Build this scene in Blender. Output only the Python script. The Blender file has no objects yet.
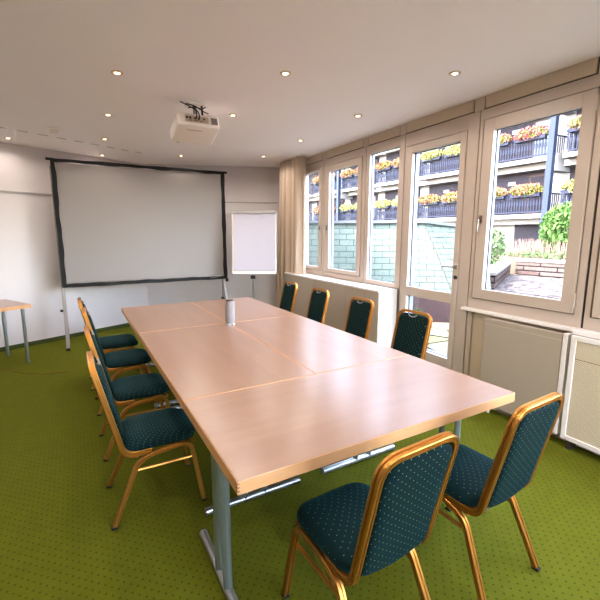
import bpy, bmesh, math, random
from mathutils import Vector, Matrix, Euler
random.seed(7)
C = bpy.context.scene.collection
PI = math.pi

# ------------------------------------------------------------------ materials
def lin(c):
    return tuple(((v/255)/12.92 if v/255 <= 0.04045 else ((v/255+0.055)/1.055)**2.4) for v in c)
def newmat(name):
    m = bpy.data.materials.new(name); m.use_nodes = True
    nt = m.node_tree; b = nt.nodes['Principled BSDF']
    return m, nt, b
def mat(name, rgb, rough=0.6, metal=0.0, noise=0.0, nscale=20.0, bump=0.0, bscale=200.0, spec=0.5, emit=None, estr=0):
    m, nt, b = newmat(name)
    c = lin(rgb)
    b.inputs['Base Color'].default_value = (*c, 1)
    b.inputs['Roughness'].default_value = rough
    b.inputs['Metallic'].default_value = metal
    b.inputs['Specular IOR Level'].default_value = spec
    tc = nt.nodes.new('ShaderNodeTexCoord')
    if noise:
        n = nt.nodes.new('ShaderNodeTexNoise'); n.inputs['Scale'].default_value = nscale; n.inputs['Detail'].default_value = 5
        nt.links.new(tc.outputs['Object'], n.inputs['Vector'])
        r = nt.nodes.new('ShaderNodeMix'); r.data_type = 'RGBA'
        r.inputs[6].default_value = (*[v*(1-noise) for v in c], 1); r.inputs[7].default_value = (*[min(1, v*(1+noise)) for v in c], 1)
        nt.links.new(n.outputs['Fac'], r.inputs[0]); nt.links.new(r.outputs[2], b.inputs['Base Color'])
    if bump:
        n = nt.nodes.new('ShaderNodeTexNoise'); n.inputs['Scale'].default_value = bscale
        nt.links.new(tc.outputs['Object'], n.inputs['Vector'])
        bp = nt.nodes.new('ShaderNodeBump'); bp.inputs['Strength'].default_value = bump; bp.inputs['Distance'].default_value = 0.002
        nt.links.new(n.outputs['Fac'], bp.inputs['Height']); nt.links.new(bp.outputs['Normal'], b.inputs['Normal'])
    if emit:
        b.inputs['Emission Color'].default_value = (*lin(emit), 1); b.inputs['Emission Strength'].default_value = estr
    return m
def math_node(nt, op, a, b=None, c=None):
    n = nt.nodes.new('ShaderNodeMath'); n.operation = op
    for i, v in enumerate((a, b, c)):
        if v is None: continue
        if isinstance(v, (int, float)): n.inputs[i].default_value = v
        else: nt.links.new(v, n.inputs[i])
    return n.outputs[0]
def dots_mat(name, base, dot, u_axis, v_axis, pitch, radius, rough, vary=0.15, vscale=3.0, sheen=0.0, bump=0.3, invert_soft=0.0):
    """staggered grid of small woven dots"""
    m, nt, b = newmat(name)
    tc = nt.nodes.new('ShaderNodeTexCoord'); s = nt.nodes.new('ShaderNodeSeparateXYZ')
    nt.links.new(tc.outputs['Object'], s.inputs[0])
    if u_axis == 0 and pitch < .05: u, v = math_node(nt, 'ADD', s.outputs[0], s.outputs[2]), math_node(nt, 'ADD', s.outputs[1], s.outputs[2])
    elif u_axis == 1: u, v = math_node(nt, 'ADD', s.outputs[1], s.outputs[0]), s.outputs[2]
    else: u, v = s.outputs[u_axis], s.outputs[v_axis]
    def grid(off):
        fu = math_node(nt, 'SUBTRACT', math_node(nt, 'FRACT', math_node(nt, 'ADD', math_node(nt, 'DIVIDE', u, pitch), 100+off)), .5)
        fv = math_node(nt, 'SUBTRACT', math_node(nt, 'FRACT', math_node(nt, 'ADD', math_node(nt, 'DIVIDE', v, pitch), 100+off)), .5)
        d = math_node(nt, 'SQRT', math_node(nt, 'ADD', math_node(nt, 'MULTIPLY', fu, fu), math_node(nt, 'MULTIPLY', fv, fv)))
        return math_node(nt, 'LESS_THAN', d, radius/pitch)
    f = math_node(nt, 'MAXIMUM', grid(0), grid(.5))
    n = nt.nodes.new('ShaderNodeTexNoise'); n.inputs['Scale'].default_value = vscale; n.inputs['Detail'].default_value = 8
    nt.links.new(tc.outputs['Object'], n.inputs['Vector'])
    c = lin(base)
    mx = nt.nodes.new('ShaderNodeMix'); mx.data_type = 'RGBA'
    mx.inputs[6].default_value = (*[x*(1-vary) for x in c], 1); mx.inputs[7].default_value = (*[x*(1+vary) for x in c], 1)
    nt.links.new(n.outputs['Fac'], mx.inputs[0])
    m2 = nt.nodes.new('ShaderNodeMix'); m2.data_type = 'RGBA'
    nt.links.new(f, m2.inputs[0]); nt.links.new(mx.outputs[2], m2.inputs[6]); m2.inputs[7].default_value = (*lin(dot), 1)
    nt.links.new(m2.outputs[2], b.inputs['Base Color'])
    b.inputs['Roughness'].default_value = rough
    b.inputs['Specular IOR Level'].default_value = 0.1
    if sheen:
        b.inputs['Sheen Weight'].default_value = sheen; b.inputs['Sheen Roughness'].default_value = .4
        b.inputs['Sheen Tint'].default_value = (*lin((60, 170, 190)), 1)
    n2 = nt.nodes.new('ShaderNodeTexNoise'); n2.inputs['Scale'].default_value = 450
    nt.links.new(tc.outputs['Object'], n2.inputs['Vector'])
    bp = nt.nodes.new('ShaderNodeBump'); bp.inputs['Strength'].default_value = bump; bp.inputs['Distance'].default_value = 0.003
    nt.links.new(n2.outputs['Fac'], bp.inputs['Height']); nt.links.new(bp.outputs['Normal'], b.inputs['Normal'])
    return m
def wood_mat(name, c1, c2, along, rough=.32, scale=1.0, coat=0.0):
    m, nt, b = newmat(name)
    tc = nt.nodes.new('ShaderNodeTexCoord'); mp = nt.nodes.new('ShaderNodeMapping')
    nt.links.new(tc.outputs['Object'], mp.inputs[0])
    sc = [9*scale]*3; sc[along] = .9*scale
    mp.inputs['Scale'].default_value = sc
    n = nt.nodes.new('ShaderNodeTexNoise'); n.inputs['Scale'].default_value = 1.0; n.inputs['Detail'].default_value = 6; n.inputs['Distortion'].default_value = .4
    nt.links.new(mp.outputs[0], n.inputs['Vector'])
    mp2 = nt.nodes.new('ShaderNodeMapping'); nt.links.new(tc.outputs['Object'], mp2.inputs[0])
    sc = [160]*3; sc[along] = 14; mp2.inputs['Scale'].default_value = sc
    n2 = nt.nodes.new('ShaderNodeTexNoise'); n2.inputs['Scale'].default_value = 1.0; n2.inputs['Detail'].default_value = 2
    nt.links.new(mp2.outputs[0], n2.inputs['Vector'])
    a = math_node(nt, 'ADD', math_node(nt, 'MULTIPLY', n.outputs['Fac'], .75), math_node(nt, 'MULTIPLY', n2.outputs['Fac'], .25))
    r = nt.nodes.new('ShaderNodeValToRGB'); e = r.color_ramp.elements
    e[0].position = .32; e[0].color = (*lin(c1), 1); e[1].position = .66; e[1].color = (*lin(c2), 1)
    nt.links.new(a, r.inputs[0]); nt.links.new(r.outputs[0], b.inputs['Base Color'])
    b.inputs['Roughness'].default_value = rough
    b.inputs['Coat Weight'].default_value = coat; b.inputs['Coat Roughness'].default_value = .25
    return m
def brick_mat(name, c1, c2, mortar, bw, bh, ms, rough=.8, noise=.2, bump=.5, uaxis='T'):
    """courses of shingles/blocks laid in object space, u runs along the face (stored in a UV map)"""
    m, nt, b = newmat(name)
    tc = nt.nodes.new('ShaderNodeTexCoord')
    br = nt.nodes.new('ShaderNodeTexBrick'); nt.links.new(tc.outputs['UV'], br.inputs['Vector'])
    br.inputs['Color1'].default_value = (*lin(c1), 1); br.inputs['Color2'].default_value = (*lin(c2), 1); br.inputs['Mortar'].default_value = (*lin(mortar), 1)
    br.inputs['Scale'].default_value = 1; br.inputs['Brick Width'].default_value = bw; br.inputs['Row Height'].default_value = bh
    br.inputs['Mortar Size'].default_value = ms; br.inputs['Mortar Smooth'].default_value = .1
    n = nt.nodes.new('ShaderNodeTexNoise'); n.inputs['Scale'].default_value = 6; n.inputs['Detail'].default_value = 6
    nt.links.new(tc.outputs['UV'], n.inputs['Vector'])
    mx = nt.nodes.new('ShaderNodeMix'); mx.data_type = 'RGBA'; mx.blend_type = 'MULTIPLY'; mx.inputs[0].default_value = noise*2
    nt.links.new(br.outputs['Color'], mx.inputs[6]); nt.links.new(n.outputs['Color'], mx.inputs[7])
    n3 = nt.nodes.new('ShaderNodeHueSaturation'); n3.inputs['Saturation'].default_value = 0; nt.links.new(n.outputs['Color'], n3.inputs['Color'])
    nt.links.new(n3.outputs[0], mx.inputs[7])
    nt.links.new(mx.outputs[2], b.inputs['Base Color']); b.inputs['Roughness'].default_value = rough
    bp = nt.nodes.new('ShaderNodeBump'); bp.inputs['Strength'].default_value = bump; bp.inputs['Distance'].default_value = .01; bp.invert = True
    nt.links.new(br.outputs['Fac'], bp.inputs['Height']); nt.links.new(bp.outputs['Normal'], b.inputs['Normal'])
    return m
def voronoi_mat(name, cols, joint, scale, joint_w, rough=.8, bump=.6):
    m, nt, b = newmat(name)
    tc = nt.nodes.new('ShaderNodeTexCoord')
    v = nt.nodes.new('ShaderNodeTexVoronoi'); v.inputs['Scale'].default_value = scale
    e = nt.nodes.new('ShaderNodeTexVoronoi'); e.feature = 'DISTANCE_TO_EDGE'; e.inputs['Scale'].default_value = scale
    nt.links.new(tc.outputs['Object'], v.inputs['Vector']); nt.links.new(tc.outputs['Object'], e.inputs['Vector'])
    s = nt.nodes.new('ShaderNodeSeparateColor'); nt.links.new(v.outputs['Color'], s.inputs[0])
    r = nt.nodes.new('ShaderNodeValToRGB'); r.color_ramp.elements[0].color = (*lin(cols[0]), 1); r.color_ramp.elements[1].color = (*lin(cols[-1]), 1)
    for i, c in enumerate(cols[1:-1]):
        k = r.color_ramp.elements.new((i+1)/(len(cols)-1)); k.color = (*lin(c), 1)
    nt.links.new(s.outputs[0], r.inputs[0])
    f = math_node(nt, 'LESS_THAN', e.outputs['Distance'], joint_w)
    mx = nt.nodes.new('ShaderNodeMix'); mx.data_type = 'RGBA'; nt.links.new(f, mx.inputs[0]); nt.links.new(r.outputs[0], mx.inputs[6]); mx.inputs[7].default_value = (*lin(joint), 1)
    nt.links.new(mx.outputs[2], b.inputs['Base Color']); b.inputs['Roughness'].default_value = rough
    bp = nt.nodes.new('ShaderNodeBump'); bp.inputs['Strength'].default_value = bump; bp.inputs['Distance'].default_value = .02
    nt.links.new(e.outputs['Distance'], bp.inputs['Height']); nt.links.new(bp.outputs['Normal'], b.inputs['Normal'])
    return m

M = {}
M['wall'] = mat('painted_plaster', (206, 196, 193), .85, noise=.02, nscale=3, bump=.12, bscale=180)
M['ceiling'] = mat('ceiling_paint', (248, 240, 240), .9, noise=.015, nscale=2)
M['carpet'] = dots_mat('green_dotted_carpet', (95, 98, 20), (69, 71, 15), 0, 1, .052, .0052, .95, vary=.16, vscale=14, bump=.9)
M['carpet_edge'] = mat('carpet_skirting', (58, 66, 20), .95, bump=.5, bscale=400)
M['frame'] = mat('beige_window_paint', (188, 171, 156), .42, noise=.015, nscale=4)
M['panel'] = mat('beige_panel_paint', (196, 178, 156), .5, noise=.015, nscale=4)
M['cover'] = mat('cream_radiator_paint', (168, 153, 136), .45)
M['white_sill'] = mat('white_sill_lacquer', (232, 224, 218), .3)
M['gasket'] = mat('dark_gasket', (48, 34, 26), .8)
M['outer'] = mat('blue_grey_outer_frame', (112, 126, 150), .4)
M['steel'] = mat('brushed_steel', (150, 140, 130), .3, metal=1)
M['curtain'] = mat('cream_curtain_fabric', (194, 172, 150), .9, bump=.3, bscale=500)
M['black'] = mat('black_cloth', (9, 7, 7), .85, bump=.3, bscale=300)
M['screen'] = mat('projection_fabric', (139, 130, 125), .8)
M['alu'] = mat('anodised_aluminium', (172, 170, 168), .38, metal=.85)
M['alu_leg'] = mat('screen_leg_metal', (140, 132, 126), .45, metal=.4)
M['tleg'] = mat('silver_grey_table_leg', (150, 160, 158), .38, metal=.7)
M['tfoot'] = mat('silver_table_foot', (176, 178, 182), .3, metal=.85)
M['plastic'] = mat('black_plastic', (18, 18, 18), .5)
M['whiteplastic'] = mat('white_plastic', (236, 226, 216), .45)
M['port'] = mat('grey_port', (92, 84, 80), .5)
M['paper'] = mat('flipchart_paper', (188, 180, 186), .8)
M['fliptop'] = mat('grey_clamp_bar', (158, 150, 144), .5)
M['gold'] = mat('gold_lacquered_frame', (194, 134, 62), .33, metal=.88)
M['seat'] = dots_mat('green_seat_fabric', (14, 42, 46), (120, 145, 130), 0, 1, .036, .0019, .75, vary=.2, sheen=.2, bump=.4)
M['back'] = dots_mat('green_back_fabric', (4, 27, 28), (120, 145, 112), 1, 2, .036, .0019, .8, vary=.2, sheen=.05, bump=.4)
M['wood_x'] = wood_mat('beech_laminate_crosswise', (140, 102, 79), (152, 115, 91), 0, .30, coat=.45)
M['wood_y'] = wood_mat('beech_laminate_lengthwise', (140, 102, 79), (152, 115, 91), 1, .30, coat=.45)
M['edge'] = wood_mat('beech_edging', (204, 148, 98), (216, 164, 116), 0, .38)
M['seam'] = mat('dark_finger_joint', (120, 70, 30), .8)
M['speaker'] = mat('grey_speaker_mesh', (142, 133, 131), .7, bump=.8, bscale=900)
M['speaker_base'] = mat('white_rubber', (196, 192, 192), .5)
M['bulb'] = mat('lit_lamp', (255, 240, 215), .5, emit=(255, 222, 175), estr=4)
M['trim'] = mat('lamp_trim_ring', (205, 185, 165), .35, metal=.5)
M['shingle'] = brick_mat('green_slate_shingles', (132, 146, 134), (144, 156, 142), (74, 88, 80), .27, .118, .007, noise=.2)
M['mauve'] = mat('mauve_render', (138, 108, 106), .9, noise=.12, nscale=2, bump=.5, bscale=30)
M['flashing'] = mat('pale_roof_flashing', (196, 200, 200), .5)
M['paving'] = voronoi_mat('stone_paving', [(186, 172, 118), (198, 186, 146), (176, 166, 130)], (84, 80, 62), 1.5, .03)
M['gravel'] = voronoi_mat('pale_gravel', [(190, 180, 176), (140, 122, 120), (206, 198, 194), (104, 90, 92)], (70, 58, 58), 8, .06, bump=1)
M['stone'] = brick_mat('reddish_stone_blocks', (168, 134, 124), (196, 176, 166), (52, 38, 38), .9, .135, .018, noise=.4, bump=1)
M['coping'] = mat('pale_stone_coping', (214, 206, 200), .8, noise=.15, nscale=4, bump=.5, bscale=20)
M['soil'] = mat('dry_ground', (150, 132, 112), .95, noise=.3, nscale=3)
M['bwall'] = mat('white_facade_render', (232, 228, 226), .85, noise=.03, nscale=1)
M['dwood'] = mat('dark_stained_boards', (70, 62, 74), .7, noise=.25, nscale=5)
M['rail'] = mat('blue_grey_railing_wood', (64, 72, 100), .6, noise=.15, nscale=6)
M['bpost'] = mat('blue_grey_steel_post', (74, 86, 118), .5)
M['bglass'] = mat('facade_window_glass', (170, 184, 206), .15)
M['bframe'] = mat('brown_facade_frame', (112, 84, 78), .6)
M['lampw'] = mat('white_wall_lamp', (240, 240, 244), .5)
for k, c in dict(leafy=(150, 180, 70), leafg=(92, 132, 54), leafb=(120, 165, 80), leafp=(140, 170, 110), pink=(250, 140, 135), orange=(250, 160, 130), yellow=(240, 226, 140), straw=(220, 185, 165), lime=(214, 224, 130)).items():
    M[k] = mat('petal_or_leaf_'+k, c, .7, noise=.2, nscale=3)

EXT = .155   # outdoor colours darkened well below their own so daylight does not overexpose them
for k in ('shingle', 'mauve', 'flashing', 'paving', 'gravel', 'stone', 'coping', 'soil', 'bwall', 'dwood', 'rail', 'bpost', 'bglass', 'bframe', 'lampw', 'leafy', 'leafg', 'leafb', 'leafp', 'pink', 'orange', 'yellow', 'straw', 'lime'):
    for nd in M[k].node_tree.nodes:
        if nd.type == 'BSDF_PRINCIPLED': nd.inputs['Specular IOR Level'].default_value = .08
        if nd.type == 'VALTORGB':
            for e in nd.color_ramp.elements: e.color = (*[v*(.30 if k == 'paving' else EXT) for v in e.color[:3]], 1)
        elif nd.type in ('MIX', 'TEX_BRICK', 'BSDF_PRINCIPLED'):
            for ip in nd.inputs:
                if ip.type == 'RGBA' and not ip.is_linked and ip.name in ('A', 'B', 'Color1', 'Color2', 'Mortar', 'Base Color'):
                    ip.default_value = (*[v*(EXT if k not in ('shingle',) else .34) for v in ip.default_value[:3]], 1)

# clear glass: transparent with a fresnel reflection
m, nt, b = newmat('clear_pane'); nt.nodes.remove(b)
out = nt.nodes['Material Output']; tr = nt.nodes.new('ShaderNodeBsdfTransparent'); gl = nt.nodes.new('ShaderNodeBsdfGlossy'); mx = nt.nodes.new('ShaderNodeMixShader'); fr = nt.nodes.new('ShaderNodeLayerWeight')
fr.inputs[0].default_value = .5; tr.inputs[0].default_value = (.985, .99, .995, 1); gl.inputs['Roughness'].default_value = .02
nt.links.new(math_node(nt, 'ADD', math_node(nt, 'MULTIPLY', math_node(nt, 'POWER', fr.outputs['Facing'], 5), .5), .02), mx.inputs[0]); nt.links.new(tr.outputs[0], mx.inputs[1]); nt.links.new(gl.outputs[0], mx.inputs[2]); nt.links.new(mx.outputs[0], out.inputs[0])
M['glass'] = m

# perforated metal of the radiator grille
m, nt, b = newmat('perforated_cream_sheet')
tc = nt.nodes.new('ShaderNodeTexCoord'); s = nt.nodes.new('ShaderNodeSeparateXYZ'); nt.links.new(tc.outputs['Object'], s.inputs[0])
def g(ax, off):
    return math_node(nt, 'SUBTRACT', math_node(nt, 'FRACT', math_node(nt, 'ADD', math_node(nt, 'DIVIDE', s.outputs[ax], .014), 100+off)), .5)
def dd(off):
    a, c_ = g(1, off), g(2, off)
    return math_node(nt, 'LESS_THAN', math_node(nt, 'ADD', math_node(nt, 'MULTIPLY', a, a), math_node(nt, 'MULTIPLY', c_, c_)), .034)
f = math_node(nt, 'MAXIMUM', dd(0), dd(.5))
mx = nt.nodes.new('ShaderNodeMix'); mx.data_type = 'RGBA'; nt.links.new(f, mx.inputs[0]); mx.inputs[6].default_value = (*lin((216, 200, 172)), 1); mx.inputs[7].default_value = (*lin((128, 108, 84)), 1)
nt.links.new(mx.outputs[2], b.inputs['Base Color']); b.inputs['Roughness'].default_value = .5
M['perf'] = m

# ------------------------------------------------------------------ mesh builder
ID = Matrix.Identity(4)
class MB:
    def __init__(s, T=None): s.bm = bmesh.new(); s.T = T or (lambda p: p); s.uv = None
    def v(s, p): return s.bm.verts.new(Vector(s.T(Vector(p))))
    def face(s, vs):
        try: return s.bm.faces.new(vs)
        except ValueError: return None
    def hexa(s, c):   # 8 corners: bottom 4 then top 4
        v = [s.v(p) for p in c]
        for q in ((3,2,1,0),(4,5,6,7),(0,1,5,4),(1,2,6,5),(2,3,7,6),(3,0,4,7)): s.face([v[i] for i in q])
        return s
    def box(s, x0, x1, y0, y1, z0, z1, R=None):
        c = [Vector(p) for p in ((x0,y0,z0),(x1,y0,z0),(x1,y1,z0),(x0,y1,z0),(x0,y0,z1),(x1,y0,z1),(x1,y1,z1),(x0,y1,z1))]
        if R is not None: c = [R @ p for p in c]
        return s.hexa(c)
    def prism(s, poly, z0, z1):
        a = [s.v((x, y, z0)) for x, y in poly]; b = [s.v((x, y, z1)) for x, y in poly]
        s.face(a[::-1]); s.face(b); n = len(poly)
        for i in range(n): s.face([a[i], a[(i+1) % n], b[(i+1) % n], b[i]])
        return s
    def lathe(s, prof, c=(0,0,0), n=24, axis=None):
        rings = []
        R = axis or ID
        for r, z in prof:
            rings.append([s.v(Vector(c) + (R @ Vector((r*math.cos(2*PI*i/n), r*math.sin(2*PI*i/n), z)))) for i in range(n)] if r > 1e-6 else [s.v(Vector(c) + (R @ Vector((0,0,z))))])
        for a, b in zip(rings, rings[1:]):
            for i in range(n):
                j = (i+1) % n
                if len(a) == 1 and len(b) == 1: continue
                if len(a) == 1: s.face([a[0], b[j], b[i]])
                elif len(b) == 1: s.face([a[i], a[j], b[0]])
                else: s.face([a[i], a[j], b[j], b[i]])
        if len(rings[0]) > 1: s.face(rings[0][::-1])
        if len(rings[-1]) > 1: s.face(rings[-1])
        return s
    def tube(s, path, r, n=8, closed=False, prof=None, up=(0,0,1)):
        """sweep a profile (default circle) along a path, frames carried by parallel transport"""
        P = [Vector(p) for p in path]; N = len(P); prof = prof or [(r*math.cos(2*PI*i/n), r*math.sin(2*PI*i/n)) for i in range(n)]
        tang = []
        for i in range(N):
            if closed: t = (P[(i+1) % N]-P[i-1])
            else: t = (P[min(i+1, N-1)]-P[max(i-1, 0)])
            tang.append(t.normalized())
        nrm = Vector(up); nrm = (nrm - tang[0]*nrm.dot(tang[0]))
        if nrm.length < 1e-4: nrm = tang[0].orthogonal()
        nrm.normalize(); rings = []
        for i in range(N):
            nrm = (nrm - tang[i]*nrm.dot(tang[i])).normalized(); bn = tang[i].cross(nrm)
            sc = 1.0
            if 0 < i < N-1 or closed:
                a = (P[i]-P[i-1]).normalized(); b_ = (P[(i+1) % N]-P[i]).normalized(); sc = 1/max(.6, math.cos(a.angle(b_, 0)/2))
            rings.append([s.v(P[i] + nrm*x*sc + bn*y) for x, y in prof])
        K = len(prof)
        for i in range(N if closed else N-1):
            a, b = rings[i], rings[(i+1) % N]
            for k in range(K): s.face([a[k], a[(k+1) % K], b[(k+1) % K], b[k]])
        if not closed: s.face(rings[0][::-1]); s.face(rings[-1])
        return s
    def pad(s, outline, levels, fn):
        """stack of scaled outlines; levels = [(inset, height)], closed by a centre vertex at both ends"""
        cx = sum(p[0] for p in outline)/len(outline); cy = sum(p[1] for p in outline)/len(outline)
        def ring(ins, h):
            o = []
            for x, y in outline:
                dx, dy = x-cx, y-cy; L = math.hypot(dx, dy); k = max(0, (L-ins)/L)
                o.append(s.v(fn(cx+dx*k, cy+dy*k, h)))
            return o
        rs = [ring(*l) for l in levels]; n = len(outline)
        for a, b in zip(rs, rs[1:]):
            for i in range(n): s.face([a[i], a[(i+1) % n], b[(i+1) % n], b[i]])
        c0 = s.v(fn(cx, cy, levels[0][1])); c1 = s.v(fn(cx, cy, levels[-1][1]))
        for i in range(n): s.face([c0, rs[0][(i+1) % n], rs[0][i]]); s.face([c1, rs[-1][i], rs[-1][(i+1) % n]])
        return s
    def quad_uv(s, pts, u0=0, v0=0):
        """planar face with UV in metres (u along the first edge)"""
        uvl = s.bm.loops.layers.uv.verify()
        P = [Vector(p) for p in pts]; e = (P[1]-P[0]).normalized(); nn = e.cross(P[-1]-P[0]).normalized(); w = nn.cross(e)
        f = s.face([s.v(p) for p in pts])
        for l, p in zip(f.loops, P): l[uvl].uv = ((p-P[0]).dot(e)+u0, (p-P[0]).dot(w)+v0)
        return s
    def build(s, name, m, parent=None, smooth=False, bevel=0, seg=2, origin=None, sharp=40):
        bmesh.ops.recalc_face_normals(s.bm, faces=s.bm.faces)
        if bevel:
            es = [e for e in s.bm.edges if len(e.link_faces) == 2 and e.calc_face_angle(0) > .6]
            bmesh.ops.bevel(s.bm, geom=es, offset=bevel, segments=seg, affect='EDGES', clamp_overlap=True, profile=.5)
        me = bpy.data.meshes.new(name); co = [v.co for v in s.bm.verts]
        if parent is not None: org = world_loc(parent)
        elif origin is not None: org = Vector(origin)
        else:
            xs = [c.x for c in co]; ys = [c.y for c in co]; zs = [c.z for c in co]
            org = Vector(((min(xs)+max(xs))/2, (min(ys)+max(ys))/2, min(zs)))
        bmesh.ops.translate(s.bm, verts=s.bm.verts, vec=-org)
        s.bm.to_mesh(me); s.bm.free(); me.materials.append(M[m])
        if smooth:
            for p in me.polygons: p.use_smooth = True
            me.set_sharp_from_angle(angle=math.radians(sharp))
        o = bpy.data.objects.new(name, me); C.objects.link(o)
        if parent is not None: o.parent = parent
        else: o.location = org
        return o
WL = {}
def world_loc(p):
    v = Vector(p.location)
    while p.parent: p = p.parent; v += Vector(p.location)
    return v
def thing(name, label, cat, loc=(0,0,0), rz=0, group=None, kind=None):
    o = bpy.data.objects.new(name, None); C.objects.link(o); o.location = loc; o.rotation_euler = (0, 0, rz)
    return tag(o, label, cat, group, kind)
def tag(o, label=None, cat=None, group=None, kind=None):
    if label: o['label'] = label
    if cat: o['category'] = cat
    if group: o['group'] = group
    if kind: o['kind'] = kind
    return o
def dup(root, loc, rz=0, label=None, group=None):
    def cp(o, par):
        c = o.copy(); C.objects.link(c)
        if par is not None: c.parent = par
        for ch in list(o.children): cp(ch, c)
        return c
    r = cp(root, None); r.location = loc; r.rotation_euler = (0, 0, rz)
    if label: r['label'] = label
    if group: r['group'] = group
    return r
def arc(c, r, a0, a1, n):   # 2-D arc points
    return [(c[0]+r*math.cos(math.radians(a0+(a1-a0)*i/n)), c[1]+r*math.sin(math.radians(a0+(a1-a0)*i/n))) for i in range(n+1)]
def rrect(x0, x1, y0, y1, r, n=5):
    return arc((x1-r, y0+r), r, -90, 0, n)+arc((x1-r, y1-r), r, 0, 90, n)+arc((x0+r, y1-r), r, 90, 180, n)+arc((x0+r, y0+r), r, 180, 270, n)
def fillet(pts, r, n=6):
    """round the corners of a 3-D polyline"""
    P = [Vector(p) for p in pts]; out = [P[0]]
    rr = r if isinstance(r, (list, tuple)) else [r]*(len(P)-2)
    for i in range(1, len(P)-1):
        a, b, c = P[i-1], P[i], P[i+1]; u = (a-b).normalized(); w = (c-b).normalized(); d = rr[i-1]
        p0, p1 = b+u*d, b+w*d
        for k in range(n+1):
            t = k/n; out.append(p0*(1-t)**2+b*2*t*(1-t)+p1*t*t)
    out.append(P[-1]); return out

# ------------------------------------------------------------------ room shell
H = 2.795
A = (-3.0, 5.68); B = (1.10, 7.553); D = (3.371, 6.70)
def wx(y): return 3.215+.03*(y-1.5)
poly = [(-3.0, -2.6), (wx(-2.6), -2.6), D, B, A]
def struct(o): o['kind'] = 'structure'; return o
wide = [(-3.3, -2.9), (wx(-2.9)+.20, -2.9), (D[0]+.20, D[1]+.2), (B[0], B[1]+.2), (-3.3, 5.75)]
struct(MB().prism(wide, -.12, 0).build('floor', 'carpet', origin=(0, 0, 0)))
struct(MB().prism(wide, H, H+.2).build('ceiling', 'ceiling', origin=(0, 0, H)))
def wallseg(name, p, q, th=.15, z0=0, z1=H, m='wall'):
    p, q = Vector((*p, 0)), Vector((*q, 0)); d = (q-p).normalized(); n = Vector((-d.y, d.x, 0))  # n = outward
    if name in ('wall_left', 'wall_back'): q = q+d*.15
    a = MB().hexa([(*(p).xy, z0), (*(q).xy, z0), (*(q+n*th).xy, z0), (*(p+n*th).xy, z0), (*(p).xy, z1), (*(q).xy, z1), (*(q+n*th).xy, z1), (*(p+n*th).xy, z1)])
    return struct(a.build(name, m))
wallseg('wall_left', A, B)
wallseg('wall_back', B, D)
wallseg('wall_far_left', (-3.0, -2.6), A)
fw = MB()
for a_ in ((-3.0, .55, 0, H), (3.06, wx(-2.6), 0, H), (.55, 3.06, 0, .40), (.55, 3.06, 2.56, H)): fw.box(a_[0], a_[1], -2.75, -2.6, a_[2], a_[3])
struct(fw.build('wall_front', 'wall'))
struct(MB().box(-14, 3.4, -16, -2.92, -.3, -.15).build('bounce_ground', 'gravel'))  # unseen ground added to bounce skylight in through the rear windows
for nm, p, q in (('baseboard_left', A, B), ('baseboard_back', B, D)):
    p, q = Vector(p), Vector(q); d = (q-p).normalized(); n = Vector((d.y, -d.x)); q2 = q-d*.05; p2 = p+d*(.012 if nm == 'baseboard_back' else 0); q2 = q2 if nm == 'baseboard_back' else q-d*.02
    struct(MB().hexa([(*p2, 0), (*(p2+n*.012), 0), (*(q2+n*.012), 0), (*q2, 0), (*p2, .062), (*(p2+n*.012), .062), (*(q2+n*.012), .062), (*q2, .062)]).build(nm, 'carpet_edge'))
# picture rails
for nm, p, q, a, bb in (('trim_1', A, B, 0, .03), ('trim_2', B, D, .03, .03)):
    p, q = Vector(p), Vector(q); d = (q-p).normalized(); n = Vector((d.y, -d.x)); p = p+d*a; q = q-d*bb
    z0, z1 = 2.155, 2.175
    struct(MB().hexa([(*p, z0), (*(p+n*.014), z0), (*(q+n*.014), z0), (*q, z0), (*p, z1), (*(p+n*.014), z1), (*(q+n*.014), z1), (*q, z1)]).build(nm, 'fliptop'))
# slotted air line in the ceiling, parallel to the left wall
mb = MB(); d = Vector((.905, .425)).normalized(); n = Vector((-d.y, d.x)); s0 = Vector((-2.6, 4.86))
for i in range(19):
    p = s0+d*(.215*i); q = p+d*.11
    mb.hexa([(*p, H-.002), (*q, H-.002), (*(q+n*.014), H-.002), (*(p+n*.014), H-.002), (*p, H+.001), (*q, H+.001), (*(q+n*.014), H+.001), (*(p+n*.014), H+.001)])
struct(mb.build('trim_3', 'port'))

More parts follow.
